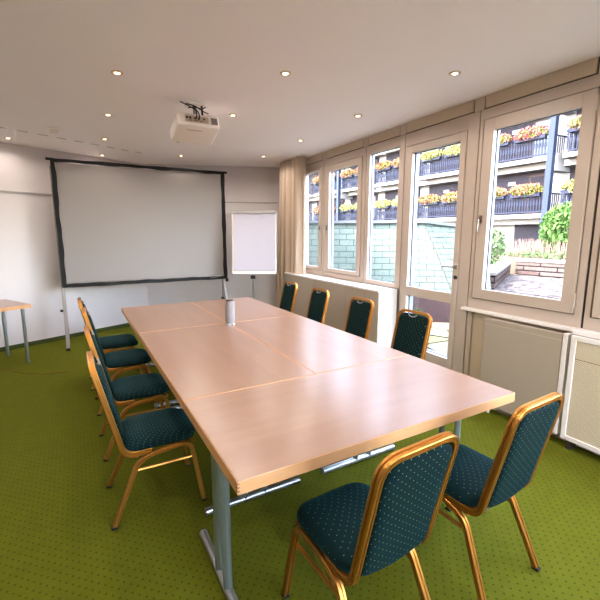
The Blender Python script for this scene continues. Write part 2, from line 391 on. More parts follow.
# ------------------------------------------------------------------ window wall (local x = depth, outwards; local y = along the wall)
ang = -math.atan(.03); cs, sn = math.cos(ang), math.sin(ang)
def W(p):   # p = (depth, worldY, z)
    y = (p[1]-1.5)/cs if False else p[1]-1.5
    return Vector((3.215+p[0]*cs-y*sn, 1.5+p[0]*sn+y*cs, p[2]))
def wbox(mb, d0, d1, y0, y1, z0, z1): return mb.box(d0, d1, y0, y1, z0, z1)
def ring(mb, y0, y1, z0, z1, wl, wr, wb, wt, d0, d1):
    """rectangular frame; wl at y0 side, wr at y1 side"""
    wbox(mb, d0, d1, y0, y0+wl, z0, z1); wbox(mb, d0, d1, y1-wr, y1, z0, z1)
    if wb: wbox(mb, d0, d1, y0+wl, y1-wr, z0, z0+wb)
    wbox(mb, d0, d1, y0+wl, y1-wr, z1-wt, z1); return mb
def window(n, fy0, fy1, fz0, fz1, sy0, sy1, sz0, sz1, gy0, gy1, gz0, gz1, handle=None, hinge=None, W=W):
    root = thing('window_%d' % n, None, None, W((0, (fy0+fy1)/2, fz0)), kind='structure')
    root['kind'] = 'structure'
    g = .008
    if sy0 is not None:
        ring(MB(W), fy0, fy1, fz0, fz1, sy0-g-fy0, fy1-sy1-.017, sz0-g-fz0, fz1-sz1-g, 0, .035).build('window_frame', 'frame', root)
        ring(MB(W), sy0-.03, sy1+.03, sz0-.03, sz1+.03, .05, .05, .05, .05, .020, .034).build('gasket', 'gasket', root)
        ring(MB(W), sy0, sy1, sz0, sz1, gy0-sy0, sy1-gy1, gz0-sz0, sz1-gz1, -.014, .030).build('sash', 'frame', root, bevel=.003)
    else:
        ring(MB(W), fy0, fy1, fz0, fz1, gy0-fy0, fy1-gy1, gz0-fz0, fz1-gz1, 0, .035).build('window_frame', 'frame', root, bevel=.003)
    ring(MB(W), gy0-.006, gy1+.006, gz0-.006, gz1+.006, .010, .010, .010, .010, .0305, .040).build('glazing_bead', 'gasket', root)
    wbox(MB(W), .040, .046, gy0-.02, gy1+.02, gz0-.02, gz1+.02).build('pane', 'glass', root)
    ring(MB(W), fy0, fy1, fz0, fz1, gy0-.004-fy0, fy1-gy1-.004, gz0-.004-fz0, fz1-gz1-.004, .048, .078).build('outer_frame', 'outer', root)
    if handle:
        hy, hz, dr = handle
        mb = MB(W); mb.tube([(-.016, hy, hz), (-.050, hy, hz)], .010); mb.tube(fillet([(-.045, hy, hz), (-.052, hy, hz-.004), (-.052, hy, hz-.115)], .003), .0085)
        wbox(mb, -.024, -.012, hy-.014, hy+.014, hz-.035, hz+.035); mb.build('window_handle', 'steel', root, smooth=True)
    if hinge is not None:
        for hz in (sz0+.10, sz1-.10):
            MB(W).tube([(-.022, hinge, hz-.05), (-.022, hinge, hz+.05)], .008).build('hinge', 'frame', root, smooth=True)
    return root
window(1, 5.125, 5.95, .965, 2.68, 5.18, 5.88, 1.04, 2.575, 5.255, 5.80, 1.095, 2.535, handle=(5.215, 1.69, 1))
window(2, 4.115, 5.115, .965, 2.68, 4.185, 5.05, 1.04, 2.575, 4.268, 4.965, 1.095, 2.49, handle=(5.02, 1.69, 1), hinge=4.178)
window(3, 3.415, 4.105, .965, 2.68, None, None, 0, 0, 3.50, 4.035, 1.02, 2.575)
window(4, 1.458, 2.450, .912, 2.68, 1.515, 2.40, 1.01, 2.588, 1.604, 2.300, 1.10, 2.49, handle=(2.365, 1.73, 1), hinge=1.507)
window(5, .452, 1.438, .912, 2.68, .51, 1.385, 1.01, 2.588, .60, 1.295, 1.10, 2.49, handle=(1.34, 1.73, 1))
window(6, -.55, .44, .912, 2.68, -.49, .385, 1.01, 2.588, -.40, .295, 1.10, 2.49)  # this window and the next are unseen, added to let daylight in
window(7, -1.56, -.57, .912, 2.68, -1.50, -.625, 1.01, 2.588, -1.41, -.715, 1.10, 2.49)
def WF(p): return Vector((p[1], -2.61-p[0], p[2]))
for i_ in range(3):  # unseen glazing added in the rear wall to bring in more daylight
    q = .56+.833*i_
    window(8+i_, q, q+.828, .41, 2.55, q+.06, q+.768, .47, 2.49, q+.13, q+.70, .54, 2.42, W=WF)
# door in the window wall
dr = thing('door_1', None, None, W((0, 2.95, 0)), kind='structure')
mb = MB(W); ring(mb, 2.461, 3.405, 0, 2.681, 2.581-2.461, 3.405-3.379, 0, 2.681-2.546, 0, .05); wbox(mb, 0, .05, 2.581, 3.379, 0, .042); mb.build('door_frame', 'frame', dr, bevel=.002)
ring(MB(W), 2.56, 3.385, .03, 2.565, .05, .05, .04, .05, .022, .048).build('gasket', 'gasket', dr)
mb = MB(W); ring(mb, 2.586, 3.364, .05, 2.538, .060, .086, .285, .075, -.014, .030); wbox(mb, -.014, .030, 2.646, 3.278, .914, 1.016); mb.build('door_leaf', 'frame', dr, bevel=.003)
for z0, z1 in ((.335, .914), (1.016, 2.463)):
    ring(MB(W), 2.640, 3.284, z0-.006, z1+.006, .01, .01, .01, .01, .0305, .040).build('glazing_bead', 'gasket', dr)
    wbox(MB(W), .040, .046, 2.625, 3.298, z0-.02, z1+.02).build('pane', 'glass', dr)
mb = MB(W); ring(mb, 2.495, 3.405, 0, 2.64, 2.642-2.495, 3.405-3.282, .331, 2.64-2.467, .050, .10); wbox(mb, .050, .10, 2.642, 3.282, .918, 1.012); mb.build('outer_frame', 'outer', dr)
mb = MB(W); mb.lathe([(.022, 0), (.022, .008), (.012, .012), (.010, .045)], (-.014, 2.612, 1.285), 16, Matrix.Rotation(-PI/2, 4, 'Y')); mb.tube(fillet([(-.050, 2.612, 1.285), (-.062, 2.615, 1.285), (-.062, 2.735, 1.285)], .006), .009)
mb.build('door_handle', 'steel', dr, smooth=True)
MB(W).lathe([(.020, 0), (.020, .010), (.0, .012)], (-.014, 2.600, 1.180), 16, Matrix.Rotation(-PI/2, 4, 'Y')).build('lock_rosette', 'gasket', dr, smooth=True)

# solid pieces of that wall
parts = MB(W)
wbox(parts, .0, .20, -3.0, -1.58, 0, H); wbox(parts, .0, .20, 5.96, 6.95, 0, H)
wbox(parts, .06, .20, -1.58, 2.45, 0, .90); wbox(parts, .06, .20, 3.415, 5.96, 0, .955)
wbox(parts, .04, .20, -1.58, 5.96, 2.70, H)
wbox(parts, .05, .20, 2.452, 2.494, 0, 2.70)
struct(parts.build('wall_right', 'wall'))
struct(wbox(MB(W), .014, .040, -1.58, 5.96, 2.675, H).build('trim_4', 'gasket'))
struct(wbox(MB(W), .018, .048, 2.4505, 2.4605, 0, 2.70).build('trim_5', 'gasket'))
k = 6
for y0, y1 in ((5.178, 5.96), (4.176, 5.045), (3.50, 4.073), (2.528, 3.400), (1.536, 2.415), (.53, 1.40), (-.46, .40), (-1.48, -.60)):
    struct(wbox(MB(W), -.004, .013, y0+.006, y1-.006, 2.690, H-.001).build('trim_%d' % k, 'panel', bevel=.002)); k += 1
for y0, y1 in ((5.052, 5.172), (4.079, 4.170), (3.406, 3.494), (2.421, 2.522), (1.406, 1.530), (.41, .52)):
    struct(wbox(MB(W), -.002, .013, y0, y1, 2.682, H-.001).build('trim_%d' % k, 'frame', bevel=.002)); k += 1
# joint strips between adjoining frames
for y0, y1, z0 in ((5.117, 5.123, .965), (4.107, 4.113, .965), (1.440, 1.456, .912), (.442, .450, .912)):
    struct(wbox(MB(W), .012, .034, y0-.003, y1+.003, z0, 2.68).build('trim_%d' % k, 'gasket')); k += 1
# sills
struct(wbox(MB(W), -.055, .0, 1.47, 2.485, .884, .911).build('trim_%d' % k, 'white_sill', bevel=.004)); k += 1
struct(wbox(MB(W), -.085, .0, -1.5, 1.465, .876, .911).build('trim_%d' % k, 'white_sill', bevel=.004)); k += 1
# recessed parapet cladding beside / under window 4
struct(wbox(MB(W), .0, .06, 2.395, 2.445, 0, .884).build('trim_%d' % k, 'frame', bevel=.002)); k += 1
struct(wbox(MB(W), .012, .06, 1.47, 2.389, 0, .884).build('trim_%d' % k, 'panel')); k += 1
struct(wbox(MB(W), .012, .06, -1.58, 1.46, 0, .875).build('trim_%d' % k, 'panel')); k += 1

# long boxed radiator casing under the first windows
rc = thing('radiator_casing', 'long cream boxed radiator casing with white top under the three windows left of glass door', 'radiator cover', W((-.14, 4.6, 0)))
wbox(MB(W), -.285, -.001, 3.435, 5.93, .937, .960).build('top_board', 'white_sill', rc, bevel=.004)
for y0, y1 in ((3.44, 4.098), (4.104, 4.84), (4.846, 5.92)):
    wbox(MB(W), -.280, -.262, y0, y1, .05, .936).build('front_panel', 'cover', rc, bevel=.002)
wbox(MB(W), -.261, -.002, 3.44, 3.458, .0, .936).build('side_panel', 'white_sill', rc, bevel=.002)
wbox(MB(W), -.250, -.235, 3.46, 5.92, .0, .05).build('plinth', 'gasket', rc)
mb = MB(W)
for i in range(10): wbox(mb, -.2815, -.2795, 3.70, 3.703, .73+.0, .90) if i == 0 else None
mb.build('slot', 'seam', rc)
# flat panel radiator under window 4
rp = thing('panel_radiator', 'flat beige panel radiator on small feet under the large window right of door', 'radiator', W((-.08, 1.9, 0)))
wbox(MB(W), -.105, -.085, 1.515, 2.18, .085, .868).build('front_panel', 'cover', rp, bevel=.004)
wbox(MB(W), -.084, -.045, 1.53, 2.165, .10, .85).build('back_panel', 'panel', rp)
wbox(MB(W), -.108, -.02, 1.475, 1.510, .08, .872).build('end_strip', 'white_sill', rp, bevel=.003)
wbox(MB(W), -.1065, -.1045, 1.515, 2.18, .815, .819).build('groove', 'panel', rp)
for y in (1.60, 2.08):
    wbox(MB(W), -.09, -.07, y, y+.02, 0, .095).build('foot', 'white_sill', rp)
# perforated cover
pc = thing('perforated_radiator_cover', 'cream radiator cover with perforated metal front at the right edge', 'radiator cover', W((-.06, .8, 0)))
ring(MB(W), -.9, 1.45, .073, .873, .035, .035, .035, .035, -.115, -.085).build('cover_frame', 'white_sill', pc, bevel=.003)
wbox(MB(W), -.105, -.100, -.866, 1.416, .107, .839).build('perforated_sheet', 'perf', pc)
mb = MB(W)
for z in (.70,): wbox(mb, -.107, -.104, -.866, 1.416, z, z+.004)
for y in (1.18, .9): wbox(mb, -.107, -.104, y, y+.006, .70, .839)
mb.build('seam_strip', 'seam', pc)
for y in (-.80, 1.38): wbox(MB(W), -.10, -.02, y, y+.03, 0, .072).build('foot', 'gasket', pc)

# curtain
mb = MB()
def cur(t, z):   # t along the curtain, gathered pleats
    y = 5.47+(.80+.22*(1-z/H))*t; ph = t*2*PI*5.5+.5*math.sin(t*9)
    flare = 1+.25*(1-z/H)
    d = -.165+.072*flare*math.sin(ph)+.012*math.sin(ph*2.3+1); y += .018*math.cos(ph)
    return W((d, y+.02*math.sin(z*2+t*5)*(1-z/H), z))
n, mz = 130, 14
g = [[mb.v(cur(i/n, .03+(H-.045)*j/mz)) for i in range(n+1)] for j in range(mz+1)]
for j in range(mz):
    for i in range(n): mb.face([g[j][i], g[j][i+1], g[j+1][i+1], g[j+1][i]])
o = mb.build('curtain', 'curtain', smooth=True, sharp=180)
sm = o.modifiers.new('thickness', 'SOLIDIFY'); sm.thickness = .004
tag(o, 'floor-length gathered cream curtain drawn to the far end of window wall', 'curtain')
o = wbox(MB(W), -.20, -.14, 5.42, 6.45, H-.012, H).build('curtain_track', 'whiteplastic')
tag(o, 'slim ceiling curtain track above the cream curtain', 'curtain track')

# ------------------------------------------------------------------ tables
def ttop(root, x0, x1, y0, y1, m, z1=.75, th=.052, R=None):
    e = .004
    MB(R).box(x0+e, x1-e, y0+e, y1-e, z1-th+.004, z1).build('tabletop', m, root, bevel=.0015)
    mb = MB(R)
    for a in ((x0, x1, y0, y0+e), (x0, x1, y1-e, y1), (x0, x0+e, y0+e, y1-e), (x1-e, x1, y0+e, y1-e)):
        mb.box(a[0], a[1], a[2], a[3], z1-th, z1-.0005)
    mb.build('edge_banding', 'edge', root, bevel=.002)
def foot_bar(root, p, q):
    o = MB().tube([(*p, .026), (*q, .026)], 0, prof=[(.021*math.cos(a)*1.0, .021*math.sin(a)) for a in [2*PI*i/12 for i in range(12)]]).build('foot', 'tfoot', root, smooth=True)
    P, Q = Vector(p), Vector(q); d = (Q-P).normalized()
    for a, b in ((P, P-d*.012), (Q, Q+d*.012)):
        MB().tube([(*a, .0245), (*b, .0245)], .0235, 12).build('end_cap', 'tfoot', o, smooth=True)
def upright(root, x, y):
    MB().tube([(x, y, .03), (x, y, .70)], 0, prof=rrect(-.017, .017, -.017, .017, .007, 3)).build('leg', 'tleg', root, smooth=True)
def table(label, x0, x1, y0, y1, grain, axis, ups):
    r = thing('conference_table', label, 'table', ((x0+x1)/2, (y0+y1)/2, 0), 0, 'beech tables pushed together')
    g = .0015
    ttop(r, x0+g, x1-g, y0+g, y1-g, grain)
    if axis == 'y':    # feet run along y at two x positions
        for x in ups[0]:
            foot_bar(r, (x, ups[1]), (x, ups[2]))
            for y in ups[3]: upright(r, x, y)
            MB().box(x-.02, x+.02, ups[3][0]-.1, ups[3][1]+.1, .672, .699).build('mounting_rail', 'tleg', r)
    else:
        for y in ups[0]:
            foot_bar(r, (ups[1], y), (ups[2], y))
            for x in ups[3]: upright(r, x, y)
            MB().box(ups[3][0]-.1, ups[3][1]+.1, y-.02, y+.02, .672, .699).build('mounting_rail', 'tleg', r)
    return r
XL, XC, XR = .425, 1.238, 2.025
t = table('nearest beech conference table set crosswise, with both front corners, bare top', XL, XR, 1.19, 1.972, 'wood_x', 'y', ((.478, 1.965), 1.275, 1.875, (1.495, 1.612)))
mb = MB()
for z in (.713, .727, .741): mb.box(.4235, .4260, 1.192, 1.2, z, z+.004); mb.box(.426, .434, 1.1885, 1.1902, z, z+.004)
mb.build('corner_joint', 'seam', t)
table('left beech conference table in the middle row, behind the crosswise table', XL, XC, 1.975, 3.60, 'wood_y', 'x', ((2.04, 3.53), .545, 1.14, (.776, .905)))
table('right beech conference table in the middle row, window side, reflecting daylight', XC+.001, XR, 1.975, 3.60, 'wood_y', 'x', ((2.04, 3.53), 1.345, 1.95, (1.610, 1.727)))
table('farthest left beech conference table, in front of the projection screen', XL, XC, 3.603, 4.99, 'wood_y', 'x', ((3.67, 4.92), .545, 1.14, (.776, .905)))
table('farthest right beech conference table, nearest to the flip chart', XC+.001, XR, 3.603, 4.985, 'wood_y', 'x', ((3.67, 4.92), 1.345, 1.95, (1.610, 1.727)))

# side table by the left wall
th = math.atan2(.47, .88); ca, sa = math.cos(th), math.sin(th)
def RS(p): return Vector((-.512+p[0]*ca-p[1]*sa, 5.798+p[0]*sa+p[1]*ca, p[2]))
r = thing('side_table', 'small beech side table with round grey legs at left edge by the wall', 'table', RS((-.7, .36, 0)))
ttop(r, -1.4, 0, 0, .70, 'wood_x', R=RS, th=.045)
for x in (-.075, -1.325):
    for y in (.07, .63):
        MB(RS).lathe([(.019, 0), (.019, .705)], (x, y, 0), 14).build('leg', 'tleg', r, smooth=True)
# cable on the carpet
pts = []
for i in range(60):
    t_ = i/59; pts.append((-1.25+1.02*t_+.05*math.sin(t_*20), 5.50+.20*math.sin(t_*5.0)-.12*t_+.04*math.cos(t_*14), .006))
tag(MB().tube(pts, .0028, 6).build('floor_cable', 'seam', smooth=True), 'thin dark cable lying on the green carpet below side table', 'cable')

# ------------------------------------------------------------------ chairs (local: x forward, y sideways, origin on floor between the feet)
GP = [(-.012, -.0125), (-.004, -.0125), (-.003, -.008), (.003, -.008), (.004, -.0125), (.012, -.0125), (.015, -.010), (.015, -.0035), (.0105, -.0025), (.0105, .0025), (.015, .0035), (.015, .010),
      (.012, .0125), (.004, .0125), (.003, .008), (-.003, .008), (-.004, .0125), (-.012, .0125), (-.015, .010), (-.015, .0035), (-.0105, .0025), (-.0105, -.0025), (-.015, -.0035), (-.015, -.010)]
def make_chair():
    r = thing('banquet_chair', 'x', 'chair', (0, 0, 0), 0, 'gold framed chairs with green dotted upholstery around the table')
    # back frame: from the seat rail back, up, round the top and down
    zt = .922
    L = [(-.06, .392), (-.172, .400), ]
    def side(sy):
        return [(-.03, sy*.188, .398), (-.165, sy*.190, .392), (-.196, sy*.190, .45)]
    yo = .178
    path = fillet([(-.04, -yo, .394), (-.182, -yo, .392), (-.304, -yo, zt), (-.304, yo, zt), (-.182, yo, .392), (-.04, yo, .394)], [.055, .075, .075, .055], 7)
    MB().tube(path, 0, prof=GP, up=(0, 0, 1)).build('back_frame', 'gold', r, smooth=True, sharp=35)
    for sy in (-1, 1):
        y1 = sy*.179; y2 = sy*.207
        # seat rail + front leg + rear leg in one bent tube is two legs and a rail
        rear = fillet([(-.260, y2, .012), (-.115, y1, .345), (-.02, y1, .374)], [.06], 6)
        MB().tube(rear, 0, prof=GP, up=(0, 1, 0)).build('leg', 'gold', r, smooth=True, sharp=35)
        front = fillet([(-.021, y1, .3742), (.178, y1, .392), (.234, y2, .012)], [.065], 7)
        MB().tube(front, 0, prof=GP, up=(0, 1, 0)).build('leg', 'gold', r, smooth=True, sharp=35)
        MB().tube([(-.130, y1, .292), (.200, y1, .290)], .009, 8).build('side_brace', 'gold', r, smooth=True)
        for x in (-.262, .236):
            MB().box(x-.016, x+.016, y2-.015, y2+.015, 0, .014).build('foot_cap', 'plastic', r, bevel=.003)
    MB().tube([(.19, -.18, .385), (.19, .18, .385)], .010, 8).build('cross_bar', 'gold', r, smooth=True)
    MB().tube([(-.12, -.18, .375), (-.12, .18, .375)], .010, 8).build('cross_bar', 'gold', r, smooth=True)
    # seat
    out = rrect(-.178, .222, -.192, .192, .085, 7)
    def fs(x, y, h):
        fall = -.018*max(0, (x-.12)/.12)**2
        return (x, y, h+fall*(1 if h > .43 else .3))
    MB().pad(out, [(.03, .402), (.004, .410), (0, .425), (.001, .442), (.010, .458), (.035, .470), (.085, .476), (.14, .479)], fs).build('seat', 'seat', r, smooth=True, sharp=80)
    # back pad, inside the loop, lower edge bows down
    def bx(z): return -.182-.122*(z-.392)/(zt-.392)
    z0, z1 = .425, .886
    out = [(-.162, .44), (-.13, .425), (-.07, .412), (0, .405), (.07, .412), (.13, .425), (.162, .44)]
    out += [(.163, .60), (.163, .74)]+[(x, z) for x, z in arc((.101, .840), .062, 0, 90, 6)]+[(.05, .903), (0, .9035), (-.05, .903)]
    out += [(x, z) for x, z in arc((-.101, .840), .062, 90, 180, 6)]+[(-.163, .74), (-.163, .60)]
    def fb(u, z, h): return (bx(z)+h, u, z)
    MB().pad(out, [(.06, -.022), (.02, -.020), (.004, -.014), (0, -.004), (0, .006), (.006, .018), (.025, .028), (.07, .034)], fb).build('backrest', 'back', r, smooth=True, sharp=80)
    hp = [(bx(.886)+.024, -.046, .902), (bx(.878)+.029, -.03, .890), (bx(.872)+.031, 0, .884), (bx(.878)+.029, .03, .890), (bx(.886)+.024, .046, .902)]
    MB().tube(hp, .005, 8).build('grip_handle', 'alu', r, smooth=True)
    return r
chair0 = make_chair(); used = False
def chair(x, y, rz, label, group=None):
    global used
    if not used: c = chair0; used = True; c.location = (x, y, 0); c.rotation_euler = (0, 0, rz); c['label'] = label
    else: c = dup(chair0, (x, y, 0), rz, label)
    return c
chair(.915, 1.135, PI/2+.045, 'gold framed green dotted chair in the foreground seen from behind, left of two')
chair(1.60, 1.142, PI/2+.045, 'gold framed teal dotted chair in right foreground by the table corner')
for (x, y, a), lb in zip([(.334, 2.394, -.01), (.336, 3.155, .01), (.338, 3.975, 0), (.31, 4.655, 0)],
        ['nearest chair on the left side of the table, dark green seat under the edge',
         'second nearest chair on the left side of the table, behind the nearest one',
         'third chair from the front on the left side of the table',
         'farthest chair on the left side of the table, closest to the projection screen']):
    chair(x, y, a, lb)
for (x, y, a), lb in zip([(2.265, 2.455, PI+.03), (2.30, 3.245, PI), (2.315, 4.085, PI), (2.32, 4.87, PI)],
        ['window side chair standing in front of the glass door, dark green back with gold rim',
         'window side chair before the right end of the long radiator casing',
         'window side chair third from the front, before middle of the radiator casing',
         'farthest window side chair, beside the cream curtain']):
    chair(x, y, a, lb)

# ------------------------------------------------------------------ speaker on the table
sp = thing('portable_speaker', 'grey fabric cylindrical speaker with white base standing on the table', 'speaker', (1.228, 3.49, .7505))
c = (1.228, 3.49, .7505)
MB().lathe([(.040, .0), (.044, .006), (.045, .024)], c, 28).build('base', 'speaker_base', sp, smooth=True)
MB().lathe([(.0449, .0245), (.047, .06), (.0475, .13), (.046, .19), (.041, .228), (.036, .234)], c, 28).build('grille', 'speaker', sp, smooth=True)
MB().lathe([(.0355, .2345), (.0355, .242), (.020, .245)], c, 28).build('top_cap', 'plastic', sp, smooth=True)
MB().box(1.222, 1.234, 3.4425, 3.446, .757, .768).build('port_cover', 'plastic', sp)

# ------------------------------------------------------------------ projection screen
ps = thing('projection_screen', 'large white projection screen with wavy black border on metal legs', 'projection screen', (1.03, 6.5, 0))
sx0, sx1, sz0, sz1, sy = -.185, 2.25, .845, 2.61, 6.5
MB().box(sx0+.06, sx1-.06, sy-.006, sy, sz0+.06, sz1-.05).build('screen_fabric', 'screen', ps)
# border: strip with slightly wavy inner and outer edges
bw = .058
def wav(t, k): return .004*math.sin(t*k)+.003*math.sin(t*k*2.3+1)
def strip(p0, p1, inward, w, seed):
    mb = MB(); n = 30; rows = []
    for i in range(n+1):
        t = i/n; p = Vector(p0).lerp(Vector(p1), t); iv = Vector(inward)
        L = (Vector(p1)-Vector(p0)).length*t
        a = p+iv*(wav(L+seed, 7)*.7 if 0 < i < n else 0); b = p+iv*(w+wav(L+seed+.3, 8))
        rows.append([mb.v((a.x, sy-.020, a.y)), mb.v((b.x, sy-.014, b.y)), mb.v((b.x, sy-.0065, b.y)), mb.v((a.x, sy+.012, a.y))])
    for r0, r1 in zip(rows, rows[1:]):
        for k_ in range(4): mb.face([r0[k_], r0[(k_+1) % 4], r1[(k_+1) % 4], r1[k_]])
    mb.face(rows[0]); mb.face(rows[-1][::-1]); return mb
strip((sx0, sz1), (sx1, sz1), (0, -1), bw*.8, 0).build('border', 'black', ps)
strip((sx0, sz0), (sx1, sz0), (0, 1), bw*.9, 2).build('border', 'black', ps)
strip((sx0, sz0), (sx0, sz1), (1, 0), bw, 4).build('border', 'black', ps)
strip((sx1, sz0), (sx1, sz1), (-1, 0), bw, 6).build('border', 'black', ps)
MB().box(sx0-.05, sx0+.03, sy-.012, sy+.02, sz1-.028, sz1+.004).build('corner_bracket', 'black', ps)
MB().box(sx1-.03, sx1+.05, sy-.012, sy+.02, sz1-.028, sz1+.004).build('corner_bracket', 'black', ps)
MB().box(sx1-.02, sx1+.02, sy-.012, sy+.02, sz0-.05, sz0).build('corner_bracket', 'black', ps)
MB().box(sx1-.30, sx1-.17, sy-.024, sy-.0195, sz0+.022, sz0+.038).build('name_plate', 'port', ps)
for x in (sx0+.02, sx1-.045):
    xx = x-.015
    lg = MB().box(xx-.022, xx+.022, sy+.022, sy+.052, .0, sz1-.1).build('leg', 'alu_leg', ps, bevel=.003)
    MB().tube([(xx, sy+.018, sz0+.05), (xx, sy-.29, .02)], 0, prof=rrect(-.016, .016, -.021, .021, .005, 2), up=(0, 1, 0)).build('front_strut', 'alu_leg', ps)
    MB().box(xx-.025, xx+.025, sy-.315, sy-.265, 0, .035).build('foot_cap', 'plastic', ps, bevel=.004)
    MB().tube([(xx-.02, sy-.02, .52), (xx-.06, sy-.02, .52)], .018, 10).build('knob', 'plastic', ps)
    MB().tube([(xx, sy-.05, .34+.0), (xx, sy+.03, .34)], .008, 8).build('cross_pin', 'plastic', ps)

# ------------------------------------------------------------------ flip chart (board faces the room)
fc = (2.56, 6.02); fa = math.radians(-31)
cf, sf = math.cos(fa), math.sin(fa)
def RF(p): return Vector((fc[0]+p[0]*cf-p[1]*sf, fc[1]+p[0]*sf+p[1]*cf, p[2]))
f = thing('flip_chart', 'flip chart with blank white paper on a metal column stand beside the screen', 'flip chart', (*fc, 0))
def tl(z): return .10*(z-.92)/1.05-.05
def fboard(mb, x0, x1, z0, z1, d0, d1):
    mb.hexa([(x0, tl(z0)+d0, z0), (x1, tl(z0)+d0, z0), (x1, tl(z0)+d1, z0), (x0, tl(z0)+d1, z0), (x0, tl(z1)+d0, z1), (x1, tl(z1)+d0, z1), (x1, tl(z1)+d1, z1), (x0, tl(z1)+d1, z1)]); return mb
fboard(MB(RF), -.365, .365, .975, 1.965, 0, .02).build('board', 'whiteplastic', f, bevel=.003)
fboard(MB(RF), -.335, .345, 1.005, 1.915, -.012, -.001).build('paper_pad', 'paper', f)
fboard(MB(RF), -.335, .345, 1.010, 1.022, -.0135, -.0122).build('paper_edge', 'fliptop', f)
fboard(MB(RF), -.36, .365, 1.925, 1.970, -.03, -.001).build('clamp_bar', 'fliptop', f, bevel=.004)
fboard(MB(RF), -.35, .35, .958, .974, -.03, .02).build('pen_tray', 'whiteplastic', f, bevel=.003)
MB(RF).lathe([(.022, .06), (.022, .955)], (-.02, 0, 0), 14).build('column', 'alu', f, smooth=True)
MB(RF).box(-.065, .012, -.03, .024, .87, .93).build('clamp', 'plastic', f, bevel=.006)
for i in range(5):
    a = 2*PI*i/5+.3
    MB(RF).tube([(-.02, 0, .07), (-.02+.30*math.cos(a), .30*math.sin(a), .035)], .016, 8).build('base_arm', 'alu', f, smooth=True)
    MB(RF).lathe([(.018, 0), (.02, .01), (.02, .03), (.012, .036)], (-.02+.30*math.cos(a), .30*math.sin(a), 0), 10).build('glide', 'plastic', f, smooth=True)

# ------------------------------------------------------------------ ceiling projector
pj = thing('ceiling_projector', 'white projector hanging from ceiling with black cables at its back', 'projector', (1.09, 3.93, H))
RP = Matrix.Translation((1.075, 3.90, 2.565)) @ Matrix.Rotation(math.radians(-19), 4, 'X')
def TP(p): return RP @ Vector(p)
MB(TP).box(-.195, .195, -.16, .15, -.060, .060).build('housing', 'whiteplastic', pj, bevel=.018, seg=3, smooth=True)
MB(TP).box(-.12, .09, -.164, -.160, -.03, .035).build('port_panel', 'trim', pj)
for x in (-.105, -.075, -.03, .0, .05): MB(TP).box(x-.010, x+.010, -.167, -.1645, .0, .018).build('port', 'plastic' if x < 0 else 'port', pj)
for i in range(3): MB(TP).box(-.09+i*.05, -.06+i*.05, -.167, -.1645, -.018, -.012).build('port', 'port', pj)
mb = MB(TP)
for i in range(6): mb.box(.115, .175, -.164, -.1605, -.028+i*.011, -.022+i*.011)
mb.build('vent', 'port', pj)
MB(TP).box(-.10, .04, -.10, -.085, -.0665, -.0652).build('label_strip', 'trim', pj)
MB(TP).lathe([(.035, 0), (.035, .03), (.025, .03)], (-.12, .158, 0), 20, Matrix.Rotation(-PI/2, 4, 'X')).build('lens', 'plastic', pj, smooth=True)
MB().box(1.02, 1.17, 3.86, 4.0, H-.014, H).build('ceiling_plate', 'whiteplastic', pj, bevel=.003)
MB().tube([(1.095, 3.93, H-.014), (1.095, 3.93, 2.60)], .018, 12).build('mount_post', 'alu', pj, smooth=True)
MB().tube([(1.15, 3.89, H-.014), (1.145, 3.86, 2.70), (1.14, 3.86, 2.64)], .010, 8).build('safety_bolt', 'plastic', pj, smooth=True)
for pts in ([(1.075, 3.90, H-.012), (1.05, 3.80, 2.745), (1.045, 3.71, 2.69), (1.05, 3.705, 2.64), (1.045, 3.735, 2.615)],
            [(.97, 3.76, 2.745), (1.03, 3.72, 2.725), (1.08, 3.71, 2.70), (1.12, 3.73, 2.715), (1.15, 3.76, 2.74)],
            [(.93, 3.80, 2.765), (1.0, 3.73, 2.715), (1.06, 3.70, 2.675), (1.075, 3.705, 2.635), (1.072, 3.735, 2.61)],
            [(.98, 3.74, 2.705), (1.05, 3.71, 2.715), (1.11, 3.73, 2.69), (1.17, 3.76, 2.685)]):
    MB().tube(fillet(pts, .02, 4), .0052, 6).build('cable', 'plastic', pj, smooth=True)

# ------------------------------------------------------------------ downlights
lampd = bpy.data.lights.new('spot', 'SPOT'); lampd.energy = 5.2; lampd.spot_size = math.radians(170); lampd.spot_blend = .6; lampd.shadow_soft_size = .035; lampd.color = (1.0, .90, .82)
lampw = lampd.copy(); lampw.energy = .9
dl = thing('recessed_downlight', 'x', 'ceiling light', (0, 0, 0), 0, 'recessed warm ceiling spotlights')
MB().lathe([(.021, -.001), (.023, -.006), (.040, -.007), (.043, -.0035), (.044, .0)], (0, 0, 0), 24).build('trim_ring', 'trim', dl, smooth=True)
MB().lathe([(.0, -.0065), (.019, -.0065), (.020, -.002)], (0, 0, 0), 20).build('lamp_lens', 'bulb', dl, smooth=True)
first = True
cols = [('left column', [(.389, 3.464), (.412, 4.666), (.453, 5.846), (.492, 7.014)]),
        ('middle column', [(1.492, 2.848), (1.519, 4.056), (1.535, 5.255), (1.555, 6.455)]),
        ('column nearest the windows', [(2.601, 2.218), (2.637, 3.441), (2.662, 4.673), (2.680, 5.867)]),
        ('far left', [(-.609, 6.388)])]
extra = [(.36, 2.27), (.33, 1.08), (1.46, 1.65), (1.43, .45), (1.40, -.75), (2.57, 1.0), (2.54, -.2), (.30, -.12), (-.64, 5.2), (-.67, 4.0), (-.70, 2.8), (-.73, 1.6), (-.76, .4)]  # unseen lamps continuing the grid, added to brighten the room
words = ['nearest', 'second nearest', 'third nearest', 'farthest']
n_l = 0
